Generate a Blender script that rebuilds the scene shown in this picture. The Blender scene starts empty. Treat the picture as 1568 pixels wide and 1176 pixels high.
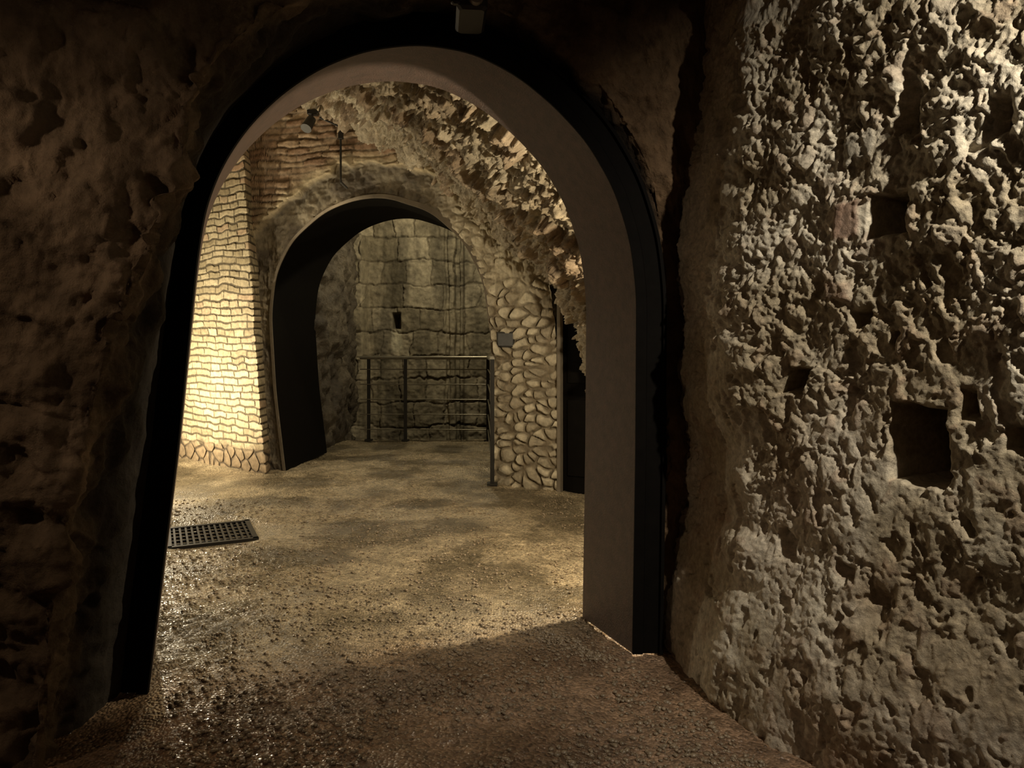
import bpy, math, bmesh
import numpy as np
from mathutils import Vector
rng = np.random.RandomState(7)
sc = bpy.context.scene
sc.view_settings.view_transform = 'Standard'

# ------------------------------------------------------------ noise tools
def h3(ix, iy, iz, seed):
    n = (ix.astype(np.int64)*73856093) ^ (iy.astype(np.int64)*19349663) ^ (iz.astype(np.int64)*83492791) ^ (seed*2654435761)
    n = n & 0xffffffff
    n = ((n ^ (n >> 15)) * 2246822519) & 0xffffffff
    n = ((n ^ (n >> 13)) * 3266489917) & 0xffffffff
    n = n ^ (n >> 16)
    return n.astype(np.float64)/4294967295.0
def vnoise(P, seed=0):
    I = np.floor(P).astype(np.int64); F = P-I
    F = F*F*F*(F*(F*6-15)+10)
    out = 0
    for dx in (0, 1):
        wx = F[:, 0] if dx else 1-F[:, 0]
        for dy in (0, 1):
            wy = F[:, 1] if dy else 1-F[:, 1]
            for dz in (0, 1):
                wz = F[:, 2] if dz else 1-F[:, 2]
                out = out + wx*wy*wz*h3(I[:, 0]+dx, I[:, 1]+dy, I[:, 2]+dz, seed)
    return out*2-1
def fbm(P, oc=4, seed=0, gain=0.5):
    a = 1.0; o = 0; t = 0
    Q = P.copy()
    for k in range(oc):
        o = o + a*vnoise(Q+k*17.3, seed+k); t += a; a *= gain; Q = Q*2.03
    return o/t
def ridged(P, oc=4, seed=0):
    a = 1.0; o = 0; t = 0
    Q = P.copy()
    for k in range(oc):
        o = o + a*(1-np.abs(vnoise(Q+k*11.1, seed+k))*2); t += a; a *= 0.55; Q = Q*2.1
    return o/t
def worley(P, seed=0, flat=False):
    I = np.floor(P).astype(np.int64)
    F1 = np.full(len(P), 9.0); F2 = np.full(len(P), 9.0); ID = np.zeros(len(P))
    for dx in (-1, 0, 1):
        for dy in (-1, 0, 1):
            for dz in ((0,) if flat else (-1, 0, 1)):
                cx, cy, cz = I[:, 0]+dx, I[:, 1]+dy, I[:, 2]+dz
                px = cx+h3(cx, cy, cz, seed+1); py = cy+h3(cx, cy, cz, seed+2)
                pz = cz+(0.5 if flat else h3(cx, cy, cz, seed+3))
                d = (P[:, 0]-px)**2+(P[:, 1]-py)**2
                if not flat: d = d+(P[:, 2]-pz)**2
                d = np.sqrt(d)
                idv = h3(cx, cy, cz, seed+9)
                m = d < F1
                F2 = np.where(m, F1, np.minimum(F2, d))
                ID = np.where(m, idv, ID)
                F1 = np.where(m, d, F1)
    return F1, F2, ID
def sst(a, b, x):
    t = np.clip((x-a)/(b-a), 0, 1); return t*t*(3-2*t)
def mix(a, b, t):
    return a*(1-t)+b*t
def col3(c): return np.array(c, dtype=float)[None, :]
def brickpat(s, z, L, H, seed, gap=0.012, warp=0.012, low=2.0):
    P = np.stack([s*low, z*low, s*0+seed], 1)
    s2 = s+warp*vnoise(P*2.1, seed+5)+0.25*warp*vnoise(P*9, seed+15); z2 = z+warp*vnoise(P*1.7, seed+6)+0.45*warp*vnoise(P*7, seed+16)
    r = np.floor(z2/H); fz = z2/H-r
    o = h3(r, r*0, r*0, seed+3)
    Lr = L*(0.75+0.6*h3(r, r*0+1, r*0, seed+4))
    c = np.floor(s2/Lr+o); fx = s2/Lr+o-c
    rd = h3(r*7+c*13, c*3-r, r*5+c, seed+7); rc = h3(r*11-c*17, c*5+r*3, r+c*7, seed+8)
    dz_ = np.minimum(fz, 1-fz)*H-.005*h3(r*3+c, c*7-r, r*0+2, seed+11); dx_ = np.minimum(fx, 1-fx)*Lr+.002
    e = np.minimum(dz_, dx_)+.004*fbm(np.stack([s*40, z*40, s*0], 1), 2, seed+30)
    prof = sst(gap*0.3, gap*1.0, e)
    return prof, rd, rc

# ------------------------------------------------------------ mesh tools
def grid_normals(V):
    du = np.gradient(V, axis=0); dv = np.gradient(V, axis=1)
    N = np.cross(du, dv); N /= (np.linalg.norm(N, axis=2, keepdims=True)+1e-12)
    return N
def make_grid(name, V, mat, col=None, smooth=True):
    nu, nv = V.shape[:2]
    me = bpy.data.meshes.new(name)
    idx = np.arange(nu*nv).reshape(nu, nv)
    a = idx[:-1, :-1].ravel(); b = idx[1:, :-1].ravel(); c = idx[1:, 1:].ravel(); d = idx[:-1, 1:].ravel()
    Fc = np.stack([a, b, c, d], 1).astype(np.int32)
    me.vertices.add(nu*nv); me.vertices.foreach_set('co', V.reshape(-1).astype(np.float32))
    me.loops.add(Fc.size); me.loops.foreach_set('vertex_index', Fc.ravel())
    me.polygons.add(len(Fc)); me.polygons.foreach_set('loop_start', (np.arange(len(Fc))*4).astype(np.int32))
    me.update(calc_edges=True); me.validate()
    if smooth: me.polygons.foreach_set('use_smooth', np.ones(len(me.polygons), dtype=bool))
    if col is not None:
        at = me.color_attributes.new('Col', 'FLOAT_COLOR', 'POINT')
        C = np.ones((nu*nv, 4)); C[:, :3] = np.clip(col, 0, 1)
        at.data.foreach_set('color', C.ravel().astype(np.float32))
    me.materials.append(mat)
    ob = bpy.data.objects.new(name, me); sc.collection.objects.link(ob)
    return ob
class MB:
    def __init__(s): s.v = []; s.f = []; s.m = []
    def add(s, vs, fs, m=0):
        o = len(s.v); s.v += [tuple(v) for v in vs]; s.f += [tuple(i+o for i in f) for f in fs]; s.m += [m]*len(fs)
    def box(s, c, d, rz=0, m=0, bev=0.0):
        cx, cy, cz = c; hx, hy, hz = d[0]/2, d[1]/2, d[2]/2
        b = min(bev, hx*.9, hz*.9, hy*.9)
        pts = []
        ring = lambda ax, ay: [(-ax+b, -ay), (ax-b, -ay), (ax, -ay+b), (ax, ay-b), (ax-b, ay), (-ax+b, ay), (-ax, ay-b), (-ax, -ay+b)] if b > 0 else [(-ax, -ay), (ax, -ay), (ax, ay), (-ax, ay)]
        cr, sr = math.cos(rz), math.sin(rz)
        n = 8 if b > 0 else 4
        levels = [(hx-b, hy-b, -hz), (hx, hy, -hz+b), (hx, hy, hz-b), (hx-b, hy-b, hz)] if b > 0 else [(hx, hy, -hz), (hx, hy, hz)]
        for (ax, ay, z) in levels:
            for (x, y) in ring(ax, ay): pts.append((cx+x*cr-y*sr, cy+x*sr+y*cr, cz+z))
        fs = []
        for l in range(len(levels)-1):
            for i in range(n):
                j = (i+1) % n; fs.append((l*n+i, l*n+j, (l+1)*n+j, (l+1)*n+i))
        fs.append(tuple(range(n))[::-1]); fs.append(tuple((len(levels)-1)*n+i for i in range(n)))
        s.add(pts, fs, m)
    def tube(s, p0, p1, r, r2=None, n=12, m=0, cap=True):
        p0 = Vector(p0); p1 = Vector(p1); r2 = r if r2 is None else r2
        a = (p1-p0).normalized(); t = Vector((0, 0, 1)) if abs(a.z) < .9 else Vector((1, 0, 0))
        u = a.cross(t).normalized(); w = a.cross(u)
        vs = []
        for p, rr in ((p0, r), (p1, r2)):
            for i in range(n):
                q = p+u*math.cos(2*math.pi*i/n)*rr+w*math.sin(2*math.pi*i/n)*rr; vs.append(q)
        fs = [(i, (i+1) % n, n+(i+1) % n, n+i) for i in range(n)]
        if cap: fs += [tuple(range(n))[::-1], tuple(range(n, 2*n))]
        s.add(vs, fs, m)
    def obj(s, name, mats, smooth=False):
        me = bpy.data.meshes.new(name); me.from_pydata(s.v, [], s.f)
        for m in mats: me.materials.append(m)
        me.polygons.foreach_set('material_index', s.m)
        if smooth: me.polygons.foreach_set('use_smooth', [True]*len(s.f))
        me.update()
        ob = bpy.data.objects.new(name, me); sc.collection.objects.link(ob); return ob

# ------------------------------------------------------------ materials
def new_mat(name):
    m = bpy.data.materials.new(name); m.use_nodes = True
    nt = m.node_tree; nt.nodes.clear()
    o = nt.nodes.new('ShaderNodeOutputMaterial'); b = nt.nodes.new('ShaderNodeBsdfPrincipled')
    nt.links.new(b.outputs[0], o.inputs[0]); return m, nt, b
def rock_mat(name, attr=True, base=(.3, .25, .18), scales=(18, 90), bump=(.5, .35), dist=(.03, .006), rough=.85, var=.35, spec=.3, gloss=None, cells=None):
    m, nt, b = new_mat(name); N = nt.nodes; Lk = nt.links
    tc = N.new('ShaderNodeTexCoord')
    if attr:
        a = N.new('ShaderNodeAttribute'); a.attribute_name = 'Col'; csrc = a.outputs['Color']
    else:
        a = N.new('ShaderNodeRGB'); a.outputs[0].default_value = (*base, 1); csrc = a.outputs[0]
    n1 = N.new('ShaderNodeTexNoise'); n1.inputs['Scale'].default_value = scales[0]; n1.inputs['Detail'].default_value = 8; n1.inputs['Roughness'].default_value = .65
    n2 = N.new('ShaderNodeTexNoise'); n2.inputs['Scale'].default_value = scales[1]; n2.inputs['Detail'].default_value = 6; n2.inputs['Roughness'].default_value = .7
    for n in (n1, n2): Lk.new(tc.outputs['Object'], n.inputs['Vector'])
    mr = N.new('ShaderNodeMapRange'); mr.inputs[1].default_value = .3; mr.inputs[2].default_value = .7; mr.inputs[3].default_value = 1-var; mr.inputs[4].default_value = 1+var
    Lk.new(n1.outputs[0], mr.inputs[0])
    mx = N.new('ShaderNodeMix'); mx.data_type = 'RGBA'; mx.blend_type = 'MULTIPLY'; mx.inputs[0].default_value = 1
    Lk.new(csrc, mx.inputs[6]); Lk.new(mr.outputs[0], mx.inputs[7])
    Lk.new(mx.outputs[2], b.inputs['Base Color'])
    b.inputs['Roughness'].default_value = rough
    b.inputs['Specular IOR Level'].default_value = spec
    b1 = N.new('ShaderNodeBump'); b1.inputs['Strength'].default_value = bump[0]; b1.inputs['Distance'].default_value = dist[0]
    b2 = N.new('ShaderNodeBump'); b2.inputs['Strength'].default_value = bump[1]; b2.inputs['Distance'].default_value = dist[1]
    Lk.new(n1.outputs[0], b1.inputs['Height']); Lk.new(n2.outputs[0], b2.inputs['Height'])
    last = b1
    if cells:
        v = N.new('ShaderNodeTexVoronoi'); v.inputs['Scale'].default_value = cells[0]; v.feature = 'F1'
        Lk.new(tc.outputs['Object'], v.inputs['Vector'])
        inv = N.new('ShaderNodeMath'); inv.operation = 'SUBTRACT'; inv.inputs[0].default_value = 1; Lk.new(v.outputs['Distance'], inv.inputs[1])
        b3 = N.new('ShaderNodeBump'); b3.inputs['Strength'].default_value = cells[1]; b3.inputs['Distance'].default_value = cells[2]
        Lk.new(inv.outputs[0], b3.inputs['Height']); Lk.new(b1.outputs[0], b3.inputs['Normal']); last = b3
        sp = N.new('ShaderNodeSeparateColor'); Lk.new(v.outputs['Color'], sp.inputs[0])
        m4 = N.new('ShaderNodeMapRange'); m4.inputs[3].default_value = .55; m4.inputs[4].default_value = 1.5; Lk.new(sp.outputs[0], m4.inputs[0])
        mx2 = N.new('ShaderNodeMix'); mx2.data_type = 'RGBA'; mx2.blend_type = 'MULTIPLY'; mx2.inputs[0].default_value = 1
        Lk.new(mx.outputs[2], mx2.inputs[6]); Lk.new(m4.outputs[0], mx2.inputs[7]); Lk.new(mx2.outputs[2], b.inputs['Base Color'])
    Lk.new(last.outputs[0], b2.inputs['Normal']); Lk.new(b2.outputs[0], b.inputs['Normal'])
    if gloss:
        n3 = N.new('ShaderNodeTexNoise'); n3.inputs['Scale'].default_value = gloss[0]; n3.inputs['Detail'].default_value = 5
        Lk.new(tc.outputs['Object'], n3.inputs['Vector'])
        m3 = N.new('ShaderNodeMapRange'); m3.inputs[1].default_value = .38; m3.inputs[2].default_value = .56; m3.inputs[3].default_value = gloss[1]; m3.inputs[4].default_value = gloss[2]
        Lk.new(n3.outputs[0], m3.inputs[0]); Lk.new(m3.outputs[0], b.inputs['Roughness'])
    return m
def plain(name, c, rough=.5, metal=0., scale=60, bump=.2, dist=.002, var=.2, spec=.4):
    m = rock_mat(name, attr=False, base=c, scales=(scale*.2, scale), bump=(.1, bump), dist=(.004, dist), rough=rough, var=var, spec=spec)
    for n in m.node_tree.nodes:
        if n.type == 'BSDF_PRINCIPLED': n.inputs['Metallic'].default_value = metal
    return m

M_rough = rock_mat('rough_plaster_rock', scales=(45, 170), bump=(.7, .6), dist=(.012, .005), rough=.75)
M_dark = rock_mat('smoothed_rock', scales=(14, 80), bump=(.8, .6), dist=(.03, .008), rough=.85, spec=.2)
M_vault = rock_mat('vault_rock', scales=(18, 80), bump=(.8, .6), dist=(.035, .012), rough=.6, spec=.4)
M_brick = rock_mat('brick_masonry', scales=(22, 110), bump=(.4, .5), dist=(.012, .006), rough=.85)
M_wall2 = rock_mat('rubble_masonry', scales=(16, 80), bump=(.5, .4), dist=(.02, .006), rough=.8)
M_block = rock_mat('ashlar_blocks', scales=(9, 50), bump=(.4, .4), dist=(.03, .008), rough=.85, var=.45)
M_floor = rock_mat('wet_gravel_floor', scales=(9, 260), bump=(.45, .35), dist=(.02, .002), rough=.5, var=.35, spec=.9, gloss=(1.5, .46, .14), cells=(80, .9, .008))
M_lining = plain('weathered_lining', (.115, .066, .048), rough=.38, scale=110, bump=1.0, dist=.010, var=.35, spec=.7)
M_black = plain('black_steel', (.005, .004, .003), rough=.75, scale=80, spec=.06)
M_steel = plain('galvanised_steel', (.24, .22, .17), rough=.4, metal=.6)
M_darksteel = plain('dark_steel', (.03, .027, .022), rough=.5, metal=.3)
M_grate = plain('grate_iron', (.018, .015, .012), rough=.6, metal=.2, spec=.3)
M_rim = plain('pale_mortar_and_lit_edge', (.18, .15, .11), rough=.8, scale=40, bump=.5, dist=.005)
M_box = plain('grey_plastic', (.02, .017, .015), rough=.4)
M_pebble = plain('pebbles', (.26, .20, .13), rough=.25, scale=200, var=.4, spec=.6)

# ------------------------------------------------------------ arch contours
def resamp_many(keys, arrs, n, smooth_w):
    K = np.array(keys, float)
    L = np.r_[0, np.cumsum(np.linalg.norm(np.diff(K, axis=0), axis=1))]
    t = np.linspace(0, L[-1], n)
    outs = []
    for A in arrs:
        A = np.array(A, float)
        R = np.stack([np.interp(t, L, A[:, i]) for i in range(A.shape[1])], 1)
        w = smooth_w
        pad = np.concatenate([2*R[:1]-R[1:w+1][::-1], R, 2*R[-1:]-R[-w-1:-1][::-1]])
        k = np.hanning(2*w+3)[1:-1]; k /= k.sum()
        R = np.stack([np.convolve(pad[:, i], k, 'valid') for i in range(A.shape[1])], 1)
        outs.append(R)
    return outs
C1 = [(-1.44, 0), (-1.388, .465), (-1.328, .983), (-1.28, 1.505), (-1.26, 1.714), (-1.23, 1.925), (-1.169, 2.098), (-1.071, 2.261), (-.946, 2.40),
      (-.793, 2.519), (-.611, 2.605), (-.397, 2.648), (-.179, 2.63), (.017, 2.545), (.189, 2.415), (.334, 2.265), (.453, 2.067), (.527, 1.837), (.555, 1.604), (.55, .875), (.536, 0)]
R1 = [(-1.53, 2.40, 0), (-1.50, 2.40, .5), (-1.41, 2.40, 1.02), (-1.28, 2.40, 1.46), (-1.18, 2.40, 1.66), (-1.10, 2.40, 1.85), (-1.06, 2.4, 2.02), (-1.05, 2.42, 2.2), (-.98, 2.5, 2.38),
      (-.88, 2.62, 2.55), (-.68, 2.8, 2.74), (-.42, 2.95, 2.83), (-.16, 3.08, 2.82), (.08, 3.15, 2.74), (.30, 3.18, 2.6), (.48, 3.22, 2.38), (.62, 3.28, 2.14), (.68, 3.34, 1.88), (.70, 3.37, 1.62), (.695, 3.37, .875), (.68, 3.37, 0)]
def plane1(x): return 3.2+.187*x
def outward(C, cx, cz):
    dx = C[:, 0]-cx; dz = np.maximum(C[:, 1]-cz, 0)
    d = np.stack([dx, dz], 1); return d/np.linalg.norm(d, axis=1, keepdims=True)

# ------------------------------------------------------------ front wall (ring around the archway)
n1 = 700
c1, r1 = resamp_many(C1, [C1, R1], n1, 12)
o1 = outward(c1, -.36, 1.65)
k1 = 60; k2 = 170
rows = []
inner = np.stack([c1[:, 0]+o1[:, 0]*.115, plane1(c1[:, 0])+.05, c1[:, 1]+o1[:, 1]*.115], 1)
for i in range(k1):
    e = i/(k1-1.0)
    rows.append((inner*(1-e)+r1*e).copy())
ang = sst(.2, .9, o1[:, 0]); ext = mix(1.5, .42, ang)
for i in range(1, k2+1):
    t = (i/k2)**1.15
    p = r1.copy(); p[:, 0] += o1[:, 0]*ext*t; p[:, 2] += o1[:, 1]*ext*t
    left = sst(.0, .8, -o1[:, 0])
    p[:, 1] += (-.22*t)*left+.02*sst(0, .15, t*ext)*(1-left)
    rows.append(p)
V = np.stack(rows, 1)
P = V.reshape(-1, 3)
N = grid_normals(V).reshape(-1, 3); s_ = (N*np.array([[0, -1, 0]])).sum(1)
if np.median(s_) < 0: N = -N
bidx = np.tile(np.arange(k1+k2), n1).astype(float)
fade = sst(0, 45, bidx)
right = sst(.45, .75, P[:, 0])
wv = np.stack([fbm(P*3, 2, 5), fbm(P*3, 2, 6), fbm(P*3, 2, 7)], 1)
D = .06*fbm(P*2.2, 4, 11)+.045*fbm(P*6, 5, 21, .55)+.025*ridged(P*5, 4, 31)*(1-.6*right)
F1, F2, ID = worley(P*3.6+wv*.6, 40); G1, G2, GI = worley(P*10+wv*1.2, 44)
D += (.035*(sst(.0, .5, F2-F1)-.6)+.05*(ID-.5)*sst(0, .3, F2-F1)+.022*(GI-.5)*sst(0, .25, G2-G1))*(1-.6*right)
D += right*.012*ridged(P*14, 3, 66)+.012*fbm(P*20, 4, 67)
D -= .03*sst(.2, .5, fbm(P*7, 3, 69))*(1-right)
V2 = (P+N*(D*fade)[:, None]).reshape(V.shape)
V2[:, :, 2] = np.where(V[:, :, 2] <= .001, np.minimum(V2[:, :, 2], -.03), V2[:, :, 2])
cn = fbm(P*3, 4, 77)
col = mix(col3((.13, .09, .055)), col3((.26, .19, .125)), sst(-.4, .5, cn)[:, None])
col = mix(col3((.03, .024, .018)), col, mix(sst(30, 62, bidx), 1, .2*right)[:, None])  # reveal rows near the arch: shade of the recess put into the colour
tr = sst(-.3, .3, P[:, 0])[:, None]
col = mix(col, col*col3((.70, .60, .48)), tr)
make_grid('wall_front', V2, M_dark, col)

# ------------------------------------------------------------ archway frame (lining + flange)
n = 240
cc, = resamp_many(C1, [C1], n, 5)
oo = outward(cc, -.36, 1.65)
mb = MB()
yb = plane1(cc[:, 0])
def ring(off, dy, dx=0.0):
    return [(cc[i, 0]+oo[i, 0]*off+dx, yb[i]+dy, cc[i, 1]+oo[i, 1]*off) for i in range(n)]
prof = [(.135, .09, 0, 1), (.135, -.012, 0, 1), (.12, -.016, 0, 1), (.115, 0, 0, 1), (.05, 0, 0, 1), (.045, -.012, 0, 1), (.0, -.012, 0, 1), (0, .004, 0, 0), (0, .43, -.18, 0), (.10, .43, -.18, 1)]
rings = [ring(a, b, c) for a, b, c, _ in prof]
for k in range(len(rings)-1):
    mb.add(rings[k]+rings[k+1], [(i, i+1, n+i+1, n+i) for i in range(n-1)], prof[k][3])
mb.obj('archway_frame', [M_lining, M_black], smooth=False)

# ------------------------------------------------------------ right rock wall (near)
S = np.concatenate([np.linspace(-.72, 0, 100, endpoint=False), np.linspace(0, 1.45, 330, endpoint=False), np.linspace(1.45, 3.0, 60)])
Z = np.concatenate([np.linspace(-.05, 2.6, 620, endpoint=False), np.linspace(2.6, 3.4, 60)])
def rpath(s):
    x = np.where(s > 0, .89+.494*s, .89+.16*s); y = np.where(s > 0, 2.85-.869*s, 2.85-1.0*s)
    return x, y
sm = np.linspace(-.8, 3.1, 800); xs, ys = rpath(sm)
k = np.hanning(33); k /= k.sum()
xs = np.convolve(np.pad(xs, 16, mode='edge'), k, 'valid'); ys = np.convolve(np.pad(ys, 16, mode='edge'), k, 'valid')
SS, ZZ = np.meshgrid(S, Z, indexing='ij')
X = np.interp(SS, sm, xs); Y = np.interp(SS, sm, ys)
toe = -.10*sst(.75, .1, ZZ)-.02*sst(1.2, .3, ZZ)
X = X+toe+.02*np.sin(ZZ*3.0)*sst(.6, 0, SS)
V = np.stack([X, Y, ZZ], 2); P = V.reshape(-1, 3); s = SS.ravel(); z = ZZ.ravel()
N = grid_normals(V).reshape(-1, 3)
if np.median((N*np.array([[-1, -.5, 0]])).sum(1)) < 0: N = -N
Q = np.stack([s+.10*z, z*.85, s*0+.5], 1)
w = np.stack([fbm(Q*5, 3, 3), fbm(Q*5, 3, 4), fbm(Q*5, 3, 6)], 1)
w2 = np.stack([fbm(Q*18, 3, 13), fbm(Q*18, 3, 14), fbm(Q*18, 3, 16)], 1)
D = .045*fbm(P*1.6, 3, 101)+.018*fbm(Q*4, 3, 111)
F1, F2, ID = worley(Q*19+w*1.0+w2*.8, 120)
f1, f2, id2 = worley(Q*44+w*1.5+w2*1.2, 130)
p1, p2, idp = worley(Q*13+w*1.0+w2*.6, 135)
mask = sst(-.35, .25, fbm(P*2.6, 3, 140)); low = .45+.45*sst(.3, 1.3, z)
D += (.010*(1-F1*1.4)+.019*(ID-.5)*sst(.0, .16, F2-F1))*(.3+.7*mask)*low
D += (.005*(1-f1*1.5)+.011*(id2-.5)*sst(0, .2, f2-f1))*(.4+.6*mask)*low
D += .018*fbm(Q*11+w2*.35, 5, 150, .6)*low
g = fbm(np.stack([s*16+z*4, z*12-s*3, s*0+3], 1)+w2*.4, 4, 160)
D -= .016*sst(.18, .42, g)
D -= .028*sst(.30, .08, p1)*sst(.6, .75, idp)
edgeb = sst(.25, .0, np.abs(s))
D += edgeb*(.05*fbm(np.stack([z*0, z*0+s*2, z*7], 1), 4, 165))
def rect(s0, z0, hw, hh, soft=.025, skew=0):
    ds = np.abs(s-s0-skew*(z-z0)+.025*w[:, 0]+.014*w2[:, 0])-hw; dz = np.abs(z-z0+.025*w[:, 1]+.014*w2[:, 1])-hh
    d = np.maximum(ds, dz); return sst(soft, -soft, d)
H1 = rect(.605, 1.79, .058, .05, .018); H2 = rect(.69, 1.08, .08, .105, .018); H3 = rect(.25, 1.25, .038, .04, .018, .4); H4 = rect(.66, 2.14, .028, .10, .03); H5 = rect(.84, 1.20, .016, .035, .02)
H6 = rect(.50, 1.47, .018, .02, .02); H7 = rect(.98, 1.13, .018, .03, .02); H8 = rect(.95, 2.02, .02, .05, .02); H9 = rect(.22, .66, .03, .035, .03); H10 = rect(.48, .64, .02, .02, .02); H11 = rect(.60, .55, .03, .05, .05)
BR = rect(.46, 1.79, .045, .055, .010); BR2 = rect(.48, 2.03, .06, .05, .012); BR3 = rect(.42, 1.57, .05, .035, .012)
for B, f in ((BR, .75), (BR2, .6), (BR3, .7)): D = D*(1-f*B)
D = D+.012*BR+.008*BR3+.005*BR2
D = D-.22*H1-.30*H2-.15*H3-.06*H4-.08*H5-.07*H6-.08*H7-.05*H8-.06*H9-.06*H10-.04*H11
V2 = (P+N*D[:, None]).reshape(V.shape)
cn = fbm(P*4, 4, 170); cn2 = fbm(P*1.3, 3, 171)
col = mix(col3((.39, .32, .21)), col3((.62, .55, .42)), sst(-.35, .4, cn)[:, None])
red = .65*sst(.0, .45, cn2)*sst(1.6, .3, z)+.4*sst(.8, .95, ID)+.5*sst(.8, .0, z)*sst(.4, .9, s)
col = mix(col, col3((.34, .20, .12)), np.clip(red*.7, 0, 1)[:, None])
col = mix(col, col3((.33, .18, .12)), (BR*.7+BR3*.4)[:, None])
col = mix(col, col3((.42, .38, .30)), (BR2*.7)[:, None])
make_grid('wall_right', V2, M_rough, col)

# ------------------------------------------------------------ floor
xs = np.linspace(-6.2, 3.2, 430)
ys = np.concatenate([np.linspace(-1.5, 2.1, 25, endpoint=False), np.linspace(2.1, 6, 290, endpoint=False), np.linspace(6, 10.35, 150)])
XX, YY = np.meshgrid(xs, ys, indexing='ij')
V = np.stack([XX, YY, XX*0], 2); P = V.reshape(-1, 3)
lowf = fbm(P*1.2, 3, 201)
F1, F2, ID = worley(P*26, 210, flat=True)
h = .022*lowf+.012*fbm(P*5, 3, 202)+.006*fbm(P*22, 3, 203)+.008*sst(.5, .1, F1)*sst(-.2, .4, fbm(P*3, 2, 204))
h -= .018*sst(.0, .5, -fbm(P*.9+3, 2, 222))
dg = np.hypot((P[:, 0]+2.2)/.45, (P[:, 1]-5.4)/.42)
h = mix(h, -.03, sst(1.25, .8, dg))
V[:, :, 2] = h.reshape(XX.shape)
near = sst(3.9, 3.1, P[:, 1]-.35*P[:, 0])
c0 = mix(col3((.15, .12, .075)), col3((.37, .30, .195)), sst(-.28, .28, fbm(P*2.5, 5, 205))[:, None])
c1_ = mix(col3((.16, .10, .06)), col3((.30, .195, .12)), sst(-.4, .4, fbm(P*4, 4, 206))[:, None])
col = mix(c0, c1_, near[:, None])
make_grid('floor', V, M_floor, col)

# pebbles, one object
bm = bmesh.new(); bmesh.ops.create_icosphere(bm, subdivisions=1, radius=1); iv = np.array([v.co[:] for v in bm.verts]); iff = np.array([[v.index for v in f.verts] for f in bm.faces]); bm.free()
npb = 24000
py = 2.35+4.2*rng.rand(npb)**1.4; px = (rng.rand(npb)*1.15-.62)*py
m_ = np.ones(npb, bool)
m_ &= ~((py < 2.9+.187*(px+1.44)+.45) & ((px < -1.35) | (px > .5-.4*(py-3.3))))
m_ &= ~(np.hypot(px+2.2, py-5.4) < .45)
m_ &= px < .95
m_ &= fbm(np.stack([px*3, py*3, px*0], 1), 3, 940) > -.25+.4*rng.rand(npb)-.2
px, py = px[m_], py[m_]
ex = 700; tx = rng.rand(ex); qx = .46-.40*tx-np.abs(rng.randn(ex))*.07; qy = 3.22+.5*tx+rng.randn(ex)*.02
px = np.r_[px, qx]; py = np.r_[py, qy]; npb = len(px)
sz = .0025+.009*rng.rand(npb)**3
th = rng.rand(npb)*6.28
fx = np.interp(px, xs, np.arange(len(xs))).round().astype(int); fy = np.interp(py, ys, np.arange(len(ys))).round().astype(int)
pz = V[fx, fy, 2]
PV = iv[None]*(1+.15*rng.randn(npb, 12, 1))*np.stack([np.ones(npb)*1.3, np.ones(npb), np.ones(npb)*.7], 1)[:, None]*sz[:, None, None]
ct, st_ = np.cos(th)[:, None], np.sin(th)[:, None]
RX = PV[:, :, 0]*ct-PV[:, :, 1]*st_; RY = PV[:, :, 0]*st_+PV[:, :, 1]*ct
PV = np.stack([RX+px[:, None], RY+py[:, None], PV[:, :, 2]+pz[:, None]+sz[:, None]*.3], 2).reshape(-1, 3)
PF = (iff[None]+(np.arange(npb)*12)[:, None, None]).reshape(-1, 3)
me = bpy.data.meshes.new('gravel_pebbles'); me.vertices.add(len(PV)); me.vertices.foreach_set('co', PV.ravel().astype(np.float32))
me.loops.add(PF.size); me.loops.foreach_set('vertex_index', PF.ravel().astype(np.int32)); me.polygons.add(len(PF)); me.polygons.foreach_set('loop_start', (np.arange(len(PF))*3).astype(np.int32))
me.update(calc_edges=True); me.materials.append(M_pebble)
sc.collection.objects.link(bpy.data.objects.new('gravel_pebbles', me))

# ------------------------------------------------------------ rock vault of the inner chamber
prof = np.array([(-5.6, -.05), (-5.6, 2.6), (-5.3, 3.4), (-4.6, 3.95), (-3.6, 4.15), (-2.6, 4.05), (-2.05, 3.87), (-1.5, 3.58), (-1.0, 3.25), (-.6, 2.93), (-.16, 2.5), (.12, 2.2), (.35, 1.9), (.52, 1.55), (.66, 1.15), (.80, .6), (.9, -.05)])
nP = 760; L = np.r_[0, np.cumsum(np.linalg.norm(np.diff(prof, axis=0), axis=1))]
tt = np.concatenate([np.linspace(0, L[5], 90, endpoint=False), np.linspace(L[5], L[-1], nP-90)])
px_ = np.interp(tt, L, prof[:, 0]); pz_ = np.interp(tt, L, prof[:, 1])
nY = 460; V = np.zeros((nP, nY, 3))
for j in range(nY):
    t = j/(nY-1.0)
    x0 = px_
    yend = np.where(x0 < -2.62, 7.73+(-2.62-x0)*.78+.25, np.maximum(7.22-.29*x0+.35, 6.0))
    ystart = 3.30+.12*np.clip(x0, -5, 1)
    y = ystart+(yend-ystart)*t
    shift = (np.clip((7.0-y)*.14, -.1, .5)+.40*sst(5.2, 4.2, y)*sst(2.9, 2.0, pz_))*sst(-3.5, -.5, x0)
    V[:, j, 0] = x0+shift; V[:, j, 1] = y; V[:, j, 2] = pz_
P = V.reshape(-1, 3); N = grid_normals(V).reshape(-1, 3)
cen = np.array([[-2.3, 0, 1.6]]); dd = (cen-P)*np.array([[1, 0, 1]])
if np.median((N*dd).sum(1)) < 0: N = -N
wq = np.stack([fbm(P*3, 3, 301), fbm(P*3, 3, 302), fbm(P*3, 3, 303)], 1)
wr = np.stack([fbm(P*12, 3, 304), fbm(P*12, 3, 305), fbm(P*12, 3, 306)], 1)
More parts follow.
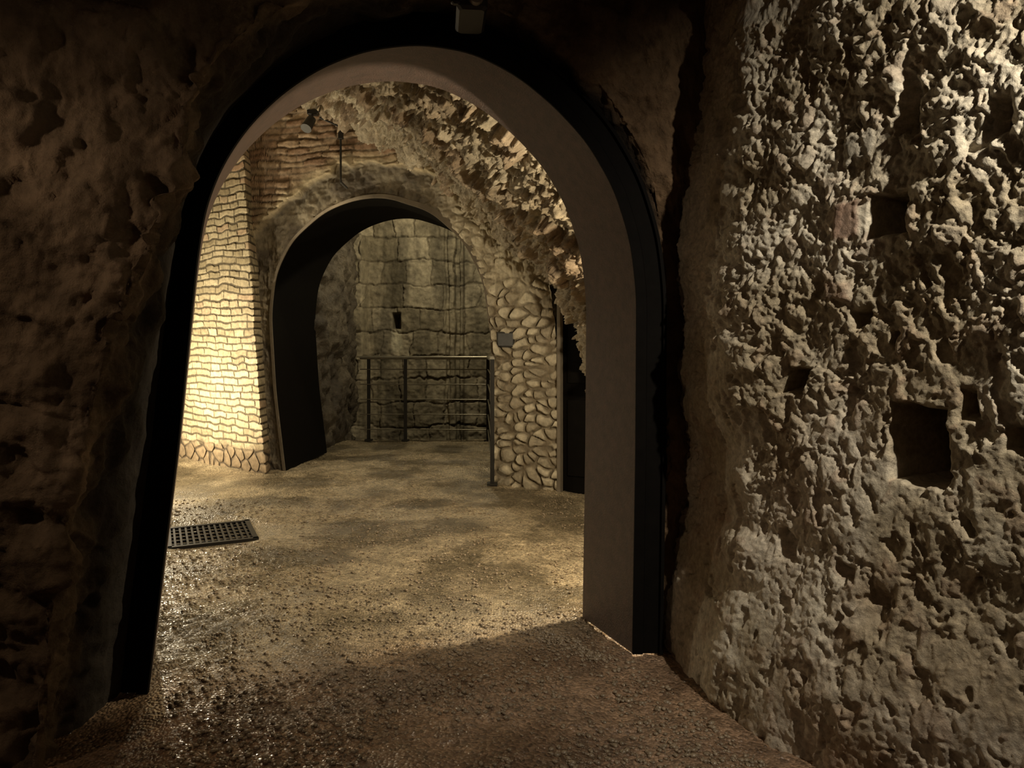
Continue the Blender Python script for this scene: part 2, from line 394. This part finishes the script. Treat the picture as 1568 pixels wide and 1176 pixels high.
F1, F2, ID = worley(P*3.4+wq*1.2+wr*.35, 310); f1, f2, i2 = worley(P*8+wq*1.5+wr*.8, 320); g1, g2, i3 = worley(P*19+wq*2+wr*1.2, 325)
D = .08*fbm(P*1.7, 3, 330)+.20*(ID-.5)*sst(0, .22, F2-F1)+.085*(i2-.5)*sst(0, .28, f2-f1)+.035*(i3-.5)*sst(0, .3, g2-g1)+.075*fbm(P*7+wr*.3, 5, 340, .6)+.03*(1-f1*1.4)+.02*ridged(P*13, 3, 345)
fz = (sst(0, .5, P[:, 2])*.85+.15)*(.3+.7*sst(3.5, 4.6, P[:, 1]))
V2 = (P+N*(D*fz)[:, None]).reshape(V.shape)
cn = fbm(P*3, 4, 350)
col = mix(col3((.38, .31, .21)), col3((.62, .54, .40)), sst(-.4, .4, cn)[:, None])
col = mix(col, col3((.36, .22, .13)), (sst(.8, .95, ID)*.4)[:, None])
col = col*(.7+.4*i2)[:, None]
make_grid('ceiling', V2, M_vault, col)

# ------------------------------------------------------------ brick wall (left of second arch)
ns = 460; nz = 760
S = np.linspace(-.12, 3.9, ns); Z = np.linspace(-.05, 4.4, nz)
SS, ZZ = np.meshgrid(S, Z, indexing='ij')
dx, dy = -.787, .617
BX = -2.60+dx*np.maximum(SS, 0)-.065*ZZ; BY = 7.74+dy*np.maximum(SS, 0)
ret = np.minimum(SS, 0)
BX = BX+.15*ret; BY = BY-ret*3.5
V = np.stack([BX, BY, ZZ], 2); P = V.reshape(-1, 3); s = SS.ravel(); z = ZZ.ravel()
Nb = np.tile(np.array([[.617, -.787, 0.]]), (len(P), 1))
pr, rd, rc = brickpat(s, z, .22, .076, 401, gap=.012, warp=.036, low=1.1)
D = .024*pr+.034*(rd-.5)*pr+.05*fbm(P*1.2, 3, 402)+.008*fbm(P*22, 3, 403)
D -= .05*sst(.93, .97, rd)*pr
base = sst(.30, .18, z+.05*fbm(P*5, 2, 404))
F1, F2, ID = worley(np.stack([s*6, z*7, s*0], 1), 410, flat=True)
D = mix(D, .03+.05*sst(.02, .35, F2-F1)+.03*ID, base)
D = np.where(s < .0, D*sst(-.12, 0, s), D)
V2 = (P+Nb*D[:, None]).reshape(V.shape)
col = mix(col3((.32, .26, .16)), col3((.53, .45, .30)), rc[:, None])
col = mix(col, col3((.36, .21, .13)), (sst(.84, .93, rc)*.5+sst(2.9, 3.4, z)*.35)[:, None])
col = mix(col3((.10, .08, .05)), col, pr[:, None])
col = mix(col, mix(col3((.08, .06, .04)), col3((.27, .20, .125)), sst(.02, .2, F2-F1)[:, None]), base[:, None])
make_grid('wall_left', V2, M_brick, col)

# ------------------------------------------------------------ back wall with second arch
C2 = [(-2.41, 0), (-2.52, .84), (-2.575, 1.68), (-2.52, 2.1), (-2.33, 2.45), (-1.955, 2.74), (-1.62, 2.845), (-1.30, 2.857), (-.82, 2.685), (-.48, 2.375), (-.284, 1.98), (-.206, 1.4), (-.186, 0)]
def plane2(x): return np.where(x < -.186, 7.22-.29*x, 7.274-.60*(x+.186))
n2 = 760
c2, = resamp_many(C2, [C2], n2, 24)
o2 = outward(c2, -1.36, 1.7)
lt = sst(.55, .98, -o2[:, 0]); rt = sst(.55, .95, o2[:, 0])
ext = 1.75*(1-lt)+.30*lt; ext = ext*(1-rt)+.64*rt
ext = np.where(o2[:, 0] < 0, np.minimum(ext, np.maximum((c2[:, 0]+2.97)/np.maximum(-o2[:, 0], .05), .2)), ext)
rows = []; kb = 190
for i in range(kb):
    b = (i/(kb-1.0))
    x = c2[:, 0]+o2[:, 0]*ext*b; zz = c2[:, 1]+o2[:, 1]*ext*b
    rows.append(np.stack([x, plane2(x), zz], 1))
V = np.stack(rows, 1); P = V.reshape(-1, 3)
bb = (np.tile(np.linspace(0, 1, kb), n2)*np.repeat(ext, kb))
x = P[:, 0]; z = P[:, 2]
N = np.tile(np.array([[-.28, -.96, 0.]]), (len(P), 1))
nz_ = fbm(P*4, 3, 500)
rub = sst(-.72, -.45, x+.08*nz_+.12*(z-2.2))
edge = .33+.10*nz_
brk = sst(edge, edge+.03, bb)*(1-rub)
pr, rd, rc = brickpat(x, z, .24, .070, 501, gap=.011, warp=.03, low=1.3)
up = sst(2.15, 1.65, z+.35*nz_)
ws = np.stack([x*8.2, z*10.5, x*0], 1)+.5*np.stack([fbm(P*5, 2, 511), fbm(P*5, 2, 512), x*0], 1)
F1, F2, ID = worley(ws, 510, flat=True)
st = sst(.06, .26, F2-F1)*sst(.72, .55, F1); rnd = np.sqrt(np.clip(1-(F1/.75)**2, 0, 1))
Dplas = .04*fbm(P*5, 4, 530)+.025*ridged(P*9, 3, 531)
Dbrk = .09+.012*pr+.030*(rd-.5)*pr+.03*fbm(P*3, 3, 532)+.008*fbm(P*20, 3, 539)
Drub = .04+(.008*st+.048*rnd*st)*(1+.8*(ID-.5))*(.4+.6*up)+.014*fbm(P*16, 4, 533)+.04*(fbm(P*6, 4, 534)+.5*ridged(P*9, 3, 535))*(1-up)
D = Dplas*(1-rub)*(1-brk)+Dbrk*brk+Drub*rub
D *= sst(0, .04, bb)*.9+.1
V2 = (P+N*D[:, None]).reshape(V.shape)
V2[:, :, 2] = np.where(V[:, :, 2] < .001, -.04, V2[:, :, 2])
cp = mix(col3((.12, .10, .075)), col3((.24, .205, .145)), sst(-.4, .4, nz_)[:, None])
cb = mix(col3((.30, .19, .12)), col3((.46, .35, .23)), rc[:, None]); cb = mix(col3((.17, .125, .08)), cb, pr[:, None])
cb = mix(cb, col3((.5, .42, .27)), (sst(.16, .02, bb-edge))[:, None]*.8)
cs = mix(col3((.32, .27, .19)), col3((.60, .53, .39)), ID[:, None]); cr = mix(col3((.24, .195, .13)), cs, st[:, None])
cr = mix(cr, col3((.46, .40, .28)), ((1-up)*.6)[:, None])
col = cp*((1-rub)*(1-brk))[:, None]+cb*brk[:, None]+cr*rub[:, None]
make_grid('wall_back', V2, M_wall2, col)

# second arch: dark lining of the passage reveal, with its rim
n = 200
cc, = resamp_many(C2, [C2], n, 7)
oo = outward(cc, -1.36, 1.7); yb = plane2(cc[:, 0])
wob = .5+.5*np.clip(oo[:, 0]+.4, 0, 1)
pr2 = [(.06, .05, 0, 1), (.06, -.05, 0, 1), (.0, -.06, 0, 1), (0, -.04, 0, 0), (0, 1.24, .12, 0), (.3, 1.26, .12, 0)]
mb = MB()
rings = [[(cc[i, 0]+oo[i, 0]*a*wob[i]+c, yb[i]+b, cc[i, 1]+oo[i, 1]*a*wob[i]) for i in range(n)] for a, b, c, _ in pr2]
for k in range(len(rings)-1):
    mb.add(rings[k]+rings[k+1], [(i, i+1, n+i+1, n+i) for i in range(n-1)], pr2[k][3])
mb.obj('inner_archway_lining', [M_black, M_rim])

# ------------------------------------------------------------ passage beyond
def rockwall(name, path, z0, z1, ds, dz, amp, seed, c0, c1, mat, face, freq=4.0):
    Pp = np.array(path, float); L = np.r_[0, np.cumsum(np.linalg.norm(np.diff(Pp, axis=0), axis=1))]
    S = np.linspace(0, L[-1], max(int(L[-1]/ds), 4)); Z = np.linspace(z0, z1, int((z1-z0)/dz))
    SS, ZZ = np.meshgrid(S, Z, indexing='ij')
    V = np.stack([np.interp(SS, L, Pp[:, 0]), np.interp(SS, L, Pp[:, 1]), ZZ], 2); P = V.reshape(-1, 3)
    N = grid_normals(V).reshape(-1, 3)
    if np.median((N*np.array([face])).sum(1)) < 0: N = -N
    F1, F2, ID = worley(P*freq+fbm(P*3, 2, seed)[:, None]*.6, seed)
    D = amp*(fbm(P*2, 4, seed+1)+.8*(ID-.5)*sst(0, .25, F2-F1)+.4*ridged(P*7, 3, seed+2))
    col = mix(col3(c0), col3(c1), sst(-.4, .4, fbm(P*3, 4, seed+3))[:, None])
    return make_grid(name, (P+N*D[:, None]).reshape(V.shape), mat, col)
rockwall('wall_passage_left', [(-2.75, 8.9), (-2.45, 9.25), (-2.33, 10.5), (-2.6, 12.2)], -1.5, 4.6, .03, .03, .12, 600, (.08, .065, .048), (.15, .125, .09), M_vault, (1, 0, 0))
rockwall('wall_passage_right', [(.0, 7.6), (.1, 9.0), (.3, 12.3)], -1.5, 4.6, .05, .05, .1, 620, (.12, .10, .065), (.24, .2, .13), M_vault, (-1, 0, 0))
S = np.linspace(-2.9, .6, 300); Z = np.linspace(-1.6, 4.8, 460)
SS, ZZ = np.meshgrid(S, Z, indexing='ij'); V = np.stack([SS, 12+0*SS, ZZ], 2); P = V.reshape(-1, 3); s = SS.ravel(); z = ZZ.ravel()
pr, rd, rc = brickpat(s, z, .46, .38, 701, gap=.016, warp=.045)
D = .03*pr+.035*(rd-.5)*pr+.035*fbm(P*4, 4, 702)+.015*ridged(P*5, 4, 703)+.012*fbm(P*20, 3, 709)
gr = sst(.05, .03, np.abs(s+.88+.03*fbm(P*3, 2, 705)))+sst(.035, .02, np.abs(s+1.05+.04*fbm(P*2, 2, 706)))*.4
hl = sst(.02, -.02, np.maximum(np.abs(s+1.87)-.055, np.abs(z-1.70)-.12))
D -= .25*gr+.35*hl
D += .25*sst(-2.30, -2.40, s)+.12*sst(-.8, -.75, s)
V2 = (P+np.array([[0, -1., 0]])*D[:, None]).reshape(V.shape)
col = mix(col3((.26, .225, .155)), col3((.46, .405, .295)), rc[:, None])
col = mix(col3((.15, .125, .085)), col, (.2+.8*pr)[:, None])
st = sst(-.1, .5, fbm(np.stack([s*5, s*0, z*.8], 1), 4, 707)); col = col*(1-.5*st)[:, None]
pt = sst(.02, -.02, np.maximum(np.abs(s+1.87)-.08, np.abs(z-1.37)-.17)); col = mix(col, col3((.6, .56, .42)), pt[:, None]*.8)
make_grid('wall_far', V2, M_block, col)
mb = MB(); mb.box((-1.1, 11.3, -1.55), (4, 1.9, .1)); mb.box((-1.1, 10.33, -.78), (4.0, .06, 1.5)); mb.obj('floor_pit', [plain('pit_stone', (.1, .085, .05), rough=.9)])

# ------------------------------------------------------------ railing
mb = MB()
A = (-1.98, 10.22); B = (-1.47, 10.20); C = (-.33, 10.15); Dn = (-.19, 7.12)
for (x, y), h in ((A, 1.16), (B, 1.16), (C, 1.16)):
    mb.box((x, y, h/2-.01), (.045, .02, h), m=0); mb.box((x, y, .012), (.1, .09, .02), m=0)
mb.box((Dn[0], Dn[1], .60), (.04, .03, 1.22), m=0); mb.box((Dn[0], Dn[1], .012), (.1, .1, .02), m=0)
def rail(p, q, z0, z1, r, m=0): mb.tube((*p, z0), (*q, z1), r, m=m)
for (p, q, za, zb) in (((-2.1, 10.22), B, 1.15, 1.15), (B, C, 1.15, 1.15), (C, Dn, 1.15, 1.215)):
    rail(p, q, za, zb, .024, 1)
    for f in (.86, .68, .50, .32, .14): rail(p, q, za*f, zb*f, .008, 1)
mb.obj('railing', [M_darksteel, M_steel])
# grate
mb = MB(); gx, gy = -2.2, 5.40; rz = .45
def loc(u, v): return (gx+u*math.cos(rz)-v*math.sin(rz), gy+u*math.sin(rz)+v*math.cos(rz))
for v in (-.28, .28):
    c = loc(0, v); mb.box((c[0], c[1], -.024), (.6, .035, .03), rz)
for u in (-.28, .28):
    c = loc(u, 0); mb.box((c[0], c[1], -.024), (.035, .6, .03), rz)
for i in range(13):
    c = loc(-.24+.04*i, 0); mb.box((c[0], c[1], -.024), (.014, .55, .022), rz)
for i in range(5):
    c = loc(0, -.2+.1*i); mb.box((c[0], c[1], -.026), (.55, .012, .018), rz)
c = loc(0, 0); mb.box((c[0], c[1], -.038), (.54, .54, .01), rz, m=1)
mb.obj('drain_grate', [M_grate, M_black])

# ------------------------------------------------------------ door to the right of the rubble pier
mb = MB(); rz = -.5
ux, uy = math.cos(rz), math.sin(rz)
ox, oy = .45, 6.83
def dl(u, v=0): return (ox+u*ux-v*uy, oy+u*uy+v*ux)
c = dl(0); mb.box((c[0], c[1], .92), (.035, .10, 1.92), rz, bev=.004, m=1)  # left post pale: light on the frame edge put into its colour
c = dl(.60); mb.box((c[0], c[1], .92), (.05, .10, 1.92), rz, bev=.004)
c = dl(.30); mb.box((c[0], c[1], 1.90), (.65, .10, .06), rz, bev=.004)
c = dl(.30, .02); mb.box((c[0], c[1], .93), (.56, .03, 1.86), rz, bev=.003)
for zz in (.5, 1.35):
    c = dl(.30, -.005); mb.box((c[0], c[1], zz), (.46, .02, .7), rz, bev=.006)
c = dl(.52, -.04); mb.tube((c[0], c[1], 1.0), (c[0]-.1*ux, c[1]-.1*uy, 1.0), .01)
mb.obj('door_1', [M_black, M_rim])

# ------------------------------------------------------------ small fittings
mb = MB()
sx, sy, sz_ = -.165, 2.86, 2.725
mb.box((sx, sy+.10, sz_), (.12, .25, .11), .1, bev=.012, m=0)
mb.box((sx-.05, sy-.045, sz_), (.035, .03, .10), .1, bev=.006, m=0)
mb.tube((sx+.025, sy-.015, sz_-.015), (sx+.03, sy-.045, sz_-.015), .030, .027, n=24, m=1)
mb.tube((sx+.03, sy-.045, sz_-.015), (sx+.03, sy-.048, sz_-.015), .017, n=24, m=0)
mb.obj('wall_sensor', [M_box, plain('sensor_ring', (.18, .14, .11), rough=.35)])

mb = MB()
mb.box((-2.02, 7.50, 3.70), (.10, .08, .05), bev=.006); mb.tube((-2.02, 7.50, 3.70), (-2.02, 7.42, 3.58), .012)
mb.tube((-2.02, 7.45, 3.62), (-2.05, 7.36, 3.50), .045, .055, n=20); mb.box((-1.76, 7.60, 3.52), (.05, .04, .12), bev=.004)
mb.tube((-1.96, 7.53, 3.66), (-1.76, 7.58, 3.58), .010); mb.tube((-1.76, 7.60, 3.50), (-1.76, 7.60, 3.02), .011); mb.tube((-1.76, 7.60, 3.02), (-1.70, 7.64, 2.96), .011)
mb.obj('ceiling_spotlight', [M_darksteel])

mb = MB(); mb.box((-.06, 7.10, 1.40), (.19, .02, .15), -.5, bev=.004); mb.box((-.06, 7.09, 1.40), (.16, .02, .12), -.5, bev=.003, m=1)
mb.obj('information_plaque', [M_darksteel, plain('plaque_face', (.10, .10, .10), rough=.3)])

mb = MB()
fx_, fy_ = -4.1, 7.25
mb.box((fx_, fy_, .02), (.3, .22, .04), .6, bev=.01); mb.tube((fx_, fy_, .03), (fx_, fy_, .55), .018)
mb.box((fx_, fy_, .62), (.26, .08, .18), .3, bev=.012)
mb.obj('floodlight', [M_darksteel])
mb = MB(); mb.box((1.02, 4.03, 1.50), (.05, .16, .16), .3, bev=.015); mb.tube((1.0, 4.03, 1.5), (.97, 4.02, 1.5), .06, .045, n=20)
mb.box((1.12, 4.06, 1.5), (.2, .03, .03), .3); mb.obj('bulkhead_lamp', [M_darksteel])
xs_ = np.linspace(-3.6, 2.6, 120); ys_ = np.linspace(-1.5, 3.35, 100)
XX, YY = np.meshgrid(xs_, ys_, indexing='ij'); V = np.stack([XX, YY, 3.25+0*XX], 2); P = V.reshape(-1, 3)
V[:, :, 2] += (.12*fbm(P*2, 4, 801)).reshape(XX.shape)
make_grid('ceiling_front', V, M_dark, mix(col3((.14, .10, .06)), col3((.25, .18, .11)), sst(-.4, .4, fbm(P*3, 3, 802))[:, None]))

# ------------------------------------------------------------ lights
def lamp(name, kind, loc, energy, color, radius=.03, target=None, angle=100, blend=.5):
    l = bpy.data.lights.new(name, kind); l.energy = energy; l.color = color; l.shadow_soft_size = radius
    o = bpy.data.objects.new(name, l); o.location = loc; sc.collection.objects.link(o)
    if kind == 'SPOT': l.spot_size = math.radians(angle); l.spot_blend = blend
    if target is not None: o.rotation_euler = (Vector(target)-Vector(loc)).to_track_quat('-Z', 'Y').to_euler()
    return o
lamp('light_flood', 'SPOT', (-4.1, 7.38, .80), 230, (1, .86, .59), .04, (-3.6, 8.5, 1.5), 165, .5)
lamp('light_flood_spill', 'POINT', (-3.50, 6.92, .72), 65, (1, .85, .6), .05)
lamp('light_bulkhead', 'POINT', (.90, 4.0, 1.5), 140, (1, .84, .58), .035)
lamp('light_ceiling_spot', 'SPOT', (-2.06, 7.33, 3.46), 90, (1, .82, .54), .04, (-1.8, 6.4, 0), 110, .7)
lamp('light_shaft', 'POINT', (-.7, 10.0, 3.7), 105, (1, .86, .57), .08)
lamp('light_near_wall', 'SPOT', (1.72, .72, 2.8), 265, (1, .91, .77), .025, (1.62, 2.3, 1.65), 85, 1.0)
lamp('light_fill', 'SPOT', (-2.35, 1.25, 2.2), 20, (1, .74, .5), .06, (-1.5, 2.4, 1.2), 100, .8)
lamp('light_fill_rear', 'POINT', (-.3, -.9, 2.4), 3.5, (1, .66, .42), .15)  # added weak fill behind the camera, no real source there
w = bpy.data.worlds.new('World'); sc.world = w; w.use_nodes = True
w.node_tree.nodes['Background'].inputs[0].default_value = (.02, .015, .01, 1); w.node_tree.nodes['Background'].inputs[1].default_value = .3

# ------------------------------------------------------------ camera
cd = bpy.data.cameras.new('camera'); cam = bpy.data.objects.new('camera', cd); sc.collection.objects.link(cam)
cam.location = (0, 0, 1.4); cam.rotation_euler = (math.radians(90), 0, 0)
cd.sensor_width = 36; cd.lens = 26; cd.shift_y = -.0434; cd.clip_start = .05
sc.camera = cam
